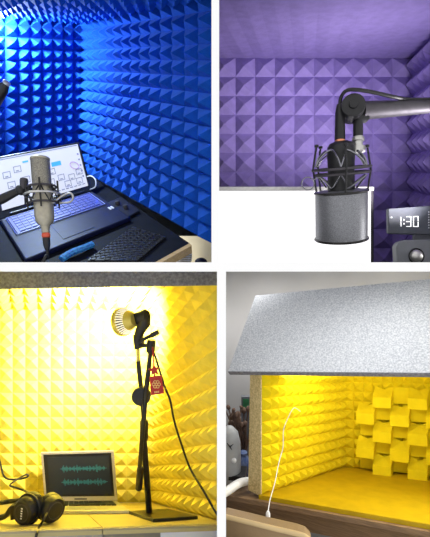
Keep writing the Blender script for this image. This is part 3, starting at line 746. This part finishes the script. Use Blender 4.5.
# hood
hd = thing('felt_hood', P(240, 372, 1.68), 'sloping grey felt hood over the yellow lined booth', 'hood')
b0 = P(228, 371.5, 1.68); b1 = along(b0, VBk, 470); t0 = P(255.5, 295.5, 1.95); t1 = along(t0, VBk, 470)
nh = (b1-b0).cross(t0-b0).normalized()
if nh.y < 0: nh = -nh
MB().prism([b0, b1, t1, t0], nh*.022).build('front_board', 'felt', hd)
tag(MB().prism([b0-UP*.003, b1-UP*.003, b1+UP*.001, b0+UP*.001], nh*.024).build('bottom_edge', 'darkfelt', hd), 'dark bottom edge')
bk0 = t0+(cc_-lf)*.95; bk1 = t1+(cc_-lf)*.95
MB().prism([t0, t1, bk1, bk0], -UP*.02).build('top_board', 'felt', hd)
# room behind
struct(MB().prism([P(222.5, 270, 2.9), P(470, 270, 2.9), P(470, 590, 2.9), P(222.5, 590, 2.9)], V((0, .03, 0))).build('wall_back', 'greywall', clip=[((DX+.004, 2, 0), (-1, 0, 0)), ((0, 2, -.006), (0, 0, 1))]), 'plain grey room wall behind the felt booth')
# humidifier, vase, plant, box, white tray
def deskback(px, py): return P(px, py, KR/(py-366+1.0))
dv2 = 1.93
hu = thing('humidifier', P(229, 480, dv2), 'pale grey rounded bottle with a dark bird mark beside the felt booth', 'bottle')
hc = P(229.5, 478, dv2); q5 = dv2/F
g = MB(); g.lathe([(9*q5, 0), (11*q5, 2*q5), (11.5*q5, 20*q5), (11*q5, 38*q5), (8.5*q5, 48*q5), (4*q5, 53*q5), (.0, 54*q5)], hc-UP*2*q5, UP, 28); g.build('body', 'humid', hu, True)
g = MB(); m0 = P(230, 447, dv2-11.6*q5)
g.tube([P(227, 443, dv2-11.8*q5), m0, P(233.5, 444, dv2-11.5*q5)], [.0015, .005, .001], 8); g.tube([m0, P(232, 450, dv2-11.5*q5)], [.004, .001], 8); g.build('bird_mark', 'black', hu, True)
g = MB(); g.ball(P(233.8, 460.5, dv2-10.6*q5), 2.6*q5); tag(g.build('button', 'whitecable', hu, True), 'white round button')
pv = thing('vase', P(242, 480, 2.05), 'round blue and white ceramic vase between the pale bottle and the booth', 'vase')
q6 = 2.05/F
g = MB(); g.lathe([(4*q6, 0), (7*q6, 4*q6), (8.4*q6, 12*q6), (7*q6, 19*q6), (4*q6, 23*q6), (4.4*q6, 26*q6), (3*q6, 26*q6)], P(243, 478, 2.05), UP, 26); g.build('body', 'ceramic', pv, True)
pb = thing('dried_plant', P(240, 452, 2.10), 'dark dried twigs and flower heads behind the pale bottle', 'plant')
g = MB(); h_ = MB(); random.seed(5)
for i in range(26):
    a = P(random.uniform(238, 246), 462, 2.11+random.uniform(-.02, .05)); b = P(random.uniform(224, 251), random.uniform(406, 432), 2.11+random.uniform(-.04, .10))
    m_ = a.lerp(b, .5)+V((random.uniform(-.02, .02), 0, 0)); g.tube(spline([a, m_, b], 4), .0045, 5)
    h_ = MB(); h_.ball(b, random.uniform(.008, .02), V((random.uniform(-1, 1), 0, 1)), 1.3, 8); h_.build('flower_head', 'twig', pb, True)
g.build('twigs', 'twig', pb)
g = MB(); g.lathe([(5*q6, 0), (6.5*q6, 10*q6), (5.5*q6, 22*q6), (4.8*q6, 24*q6)], P(241, 477, 2.16), UP, 20); g.build('pot', 'black', pb, True)
gb = thing('picture_card', P(246, 412, 2.3), 'small dark green box standing behind the dried plant', 'box')
g = MB(); g.par(P(241.5, 397, 2.30), P(252, 397, 2.30)-P(241.5, 397, 2.30), V((0, .03, 0)), P(241.5, 478, 2.3)-P(241.5, 397, 2.3)); g.build('box', 'clockb', gb)
MB().par(P(243, 399, 2.297), P(249, 399, 2.297)-P(243, 399, 2.297), V((0, .004, 0)), P(243, 411, 2.297)-P(243, 399, 2.297)).build('label', 'greenbox', gb)
p = spline([P(222, 494, 1.70), P(229, 490, 1.74), P(236, 485, 1.78), P(243, 482, 1.82), P(252, 481, 1.86)], 6)
tag(MB().tube(p, [.020]*len(p), 12).build('white_tube', 'whitecable', None, True), 'thick white curved tube lying on the brown desk beside the booth', 'tube')
g = MB(); g.par(P(228, 481, 1.87), V((.09, 0, 0)), V((.02, .10, 0)), UP*.025); tag(g.build('black_box', 'black', None, bevel=.004), 'small black box on the desk beneath the blue vase', 'box')
# white charging cable hanging in front of the left wall
p = spline([along(lf, VA, 298)-V((0, .05, 0))+UP*.40, P(294, 408, 1.70), P(288, 418, 1.68), P(283.5, 430, 1.66), P(283, 447, 1.64), P(279, 462, 1.60), P(275, 482, 1.52), P(270, 500, 1.42), P(268, 512, 1.36)], 6)
ch = thing('charging_cable', P(268, 519, 1.36), 'thin white charging cable hanging down to the tan chair', 'cable')
MB().tube(p, .0018, 8).build('wire', 'whitecable', ch, True)
g = MB(); g.lathe([(.004, 0), (.008, .008), (.009, .03), (.006, .034)], P(268, 511, 1.36), V((0, 0, -1)), 14); g.build('plug', 'whitecable', ch, True)
# tan chair back
dcx = 1.31
cr = thing('chair', P(265, 560, dcx), 'tan leather chair back in front of the brown desk', 'chair')
def CP(px, py): return P(px, py+4, dcx+(265-px)*.0012)
out = [CP(223.6, 510.8), CP(240, 514.7), CP(270, 522), CP(298, 528.5), CP(306, 531.5), CP(311, 537), CP(313, 546), CP(314, 600), CP(223.6, 600)]
MB().prism(out, V((.01, .05, 0))).build('backrest', 'tan', cr, bevel=.008)
p = spline(out[:8], 4)
tag(MB().tube([x+V((0, -.002, -.004)) for x in p], .0085, 10).build('piping', 'tanp', cr, True), 'lighter piping along the top edge')
g = MB(); g.par(CP(228, 600), CP(312, 600)-CP(228, 600), V((0, .30, 0)), UP*(-.05)); g.build('seat', 'tan', cr, bevel=.01)
for (a0, dy) in ((230, .01), (305, .01), (230, .25), (305, .25)):
    g = MB(); q = CP(a0, 600); g.tube([q+V((0, dy+.02, -.05)), q+V((0, dy+.02, -.5))], .015, 10); g.build('leg', 'blackm', cr, True)

# ================================================================== lights, world, camera
def light(name, kind, loc, energy, col, target=None, size=.1, size_y=None, spread=None, angle=None, blend=.6):
    l = bpy.data.lights.new(name, kind); l.energy = energy; l.color = col
    o = bpy.data.objects.new(name, l); C.objects.link(o); o.location = loc
    if kind == 'AREA':
        l.size = size
        if size_y: l.shape = 'RECTANGLE'; l.size_y = size_y
        if spread: l.spread = spread
    elif kind == 'SPOT':
        l.spot_size = angle; l.spot_blend = blend; l.shadow_soft_size = size
    else: l.shadow_soft_size = size
    if target is not None: o.rotation_euler = (V(target)-V(loc)).to_track_quat('-Z', 'Y').to_euler()
    return o
light('blue_booth_lamp', 'POINT', P(-10, 18, 1.945), 105, (.72, .9, 1.0), size=.05)
light('purple_foam_fill', 'AREA', P(452, 190, 1.33), 4.6, (1, .95, 1), P(300, 70, 2.0), size=.16, size_y=.3, spread=math.radians(100))  # added fill off the right edge, brightening the purple foam
bl = bc+bax*.06
light('reflector_bulb_light', 'SPOT', bl, 540, (1, .97, .9), P(92, 325, 2.5), size=.05, angle=math.radians(118), blend=1.0)
light('booth_strip_light', 'AREA', P(330, 372, 1.75), 3.0, (1, .93, .75), P(345, 466, 2.0), size=.6, size_y=.06)
light('under_desk_fill', 'AREA', P(148, 257, 1.52), .5, (1, .97, .9), P(205, 254, 1.66), size=.06)  # added fill hidden below the desk top, brightens the cream panel
light('grey_wall_fill', 'AREA', V((.40, 2.20, -.0155)), 12, (1, .98, .95), V((.40, 2.20, -1)), size=.7, size_y=.5)  # added fill hidden under the shelf for the grey wall and its objects
light('hood_fill', 'AREA', V((.42, 1.34, -.0105)), 1.8, (1, .98, .95), V((.42, 1.34, -1)), size=.75, size_y=.12)  # added fill tucked behind the front frame to brighten the felt hood
light('room_ceiling_light', 'AREA', V((1.7, 1.5, -.12)), 34, (1, .98, .95), V((.5, 2.0, -.35)), size=.5)

wd = bpy.data.worlds.new('world'); bpy.context.scene.world = wd; wd.use_nodes = True
bg = wd.node_tree.nodes['Background']; bg.inputs['Color'].default_value = (1, 1, 1, 1); bg.inputs['Strength'].default_value = 1.05

cam = bpy.data.cameras.new('camera'); co = bpy.data.objects.new('camera', cam); C.objects.link(co)
cam.sensor_fit = 'HORIZONTAL'; cam.sensor_width = 36; cam.lens = 36*F/430; cam.clip_start = .01
co.location = (0, 0, 0); co.rotation_euler = (math.radians(90), 0, 0)
sc = bpy.context.scene; sc.camera = co
sc.view_settings.view_transform = 'Standard'; sc.view_settings.look = 'None'; sc.view_settings.exposure = 0; sc.view_settings.gamma = 1
sc.view_settings.use_curve_mapping = False
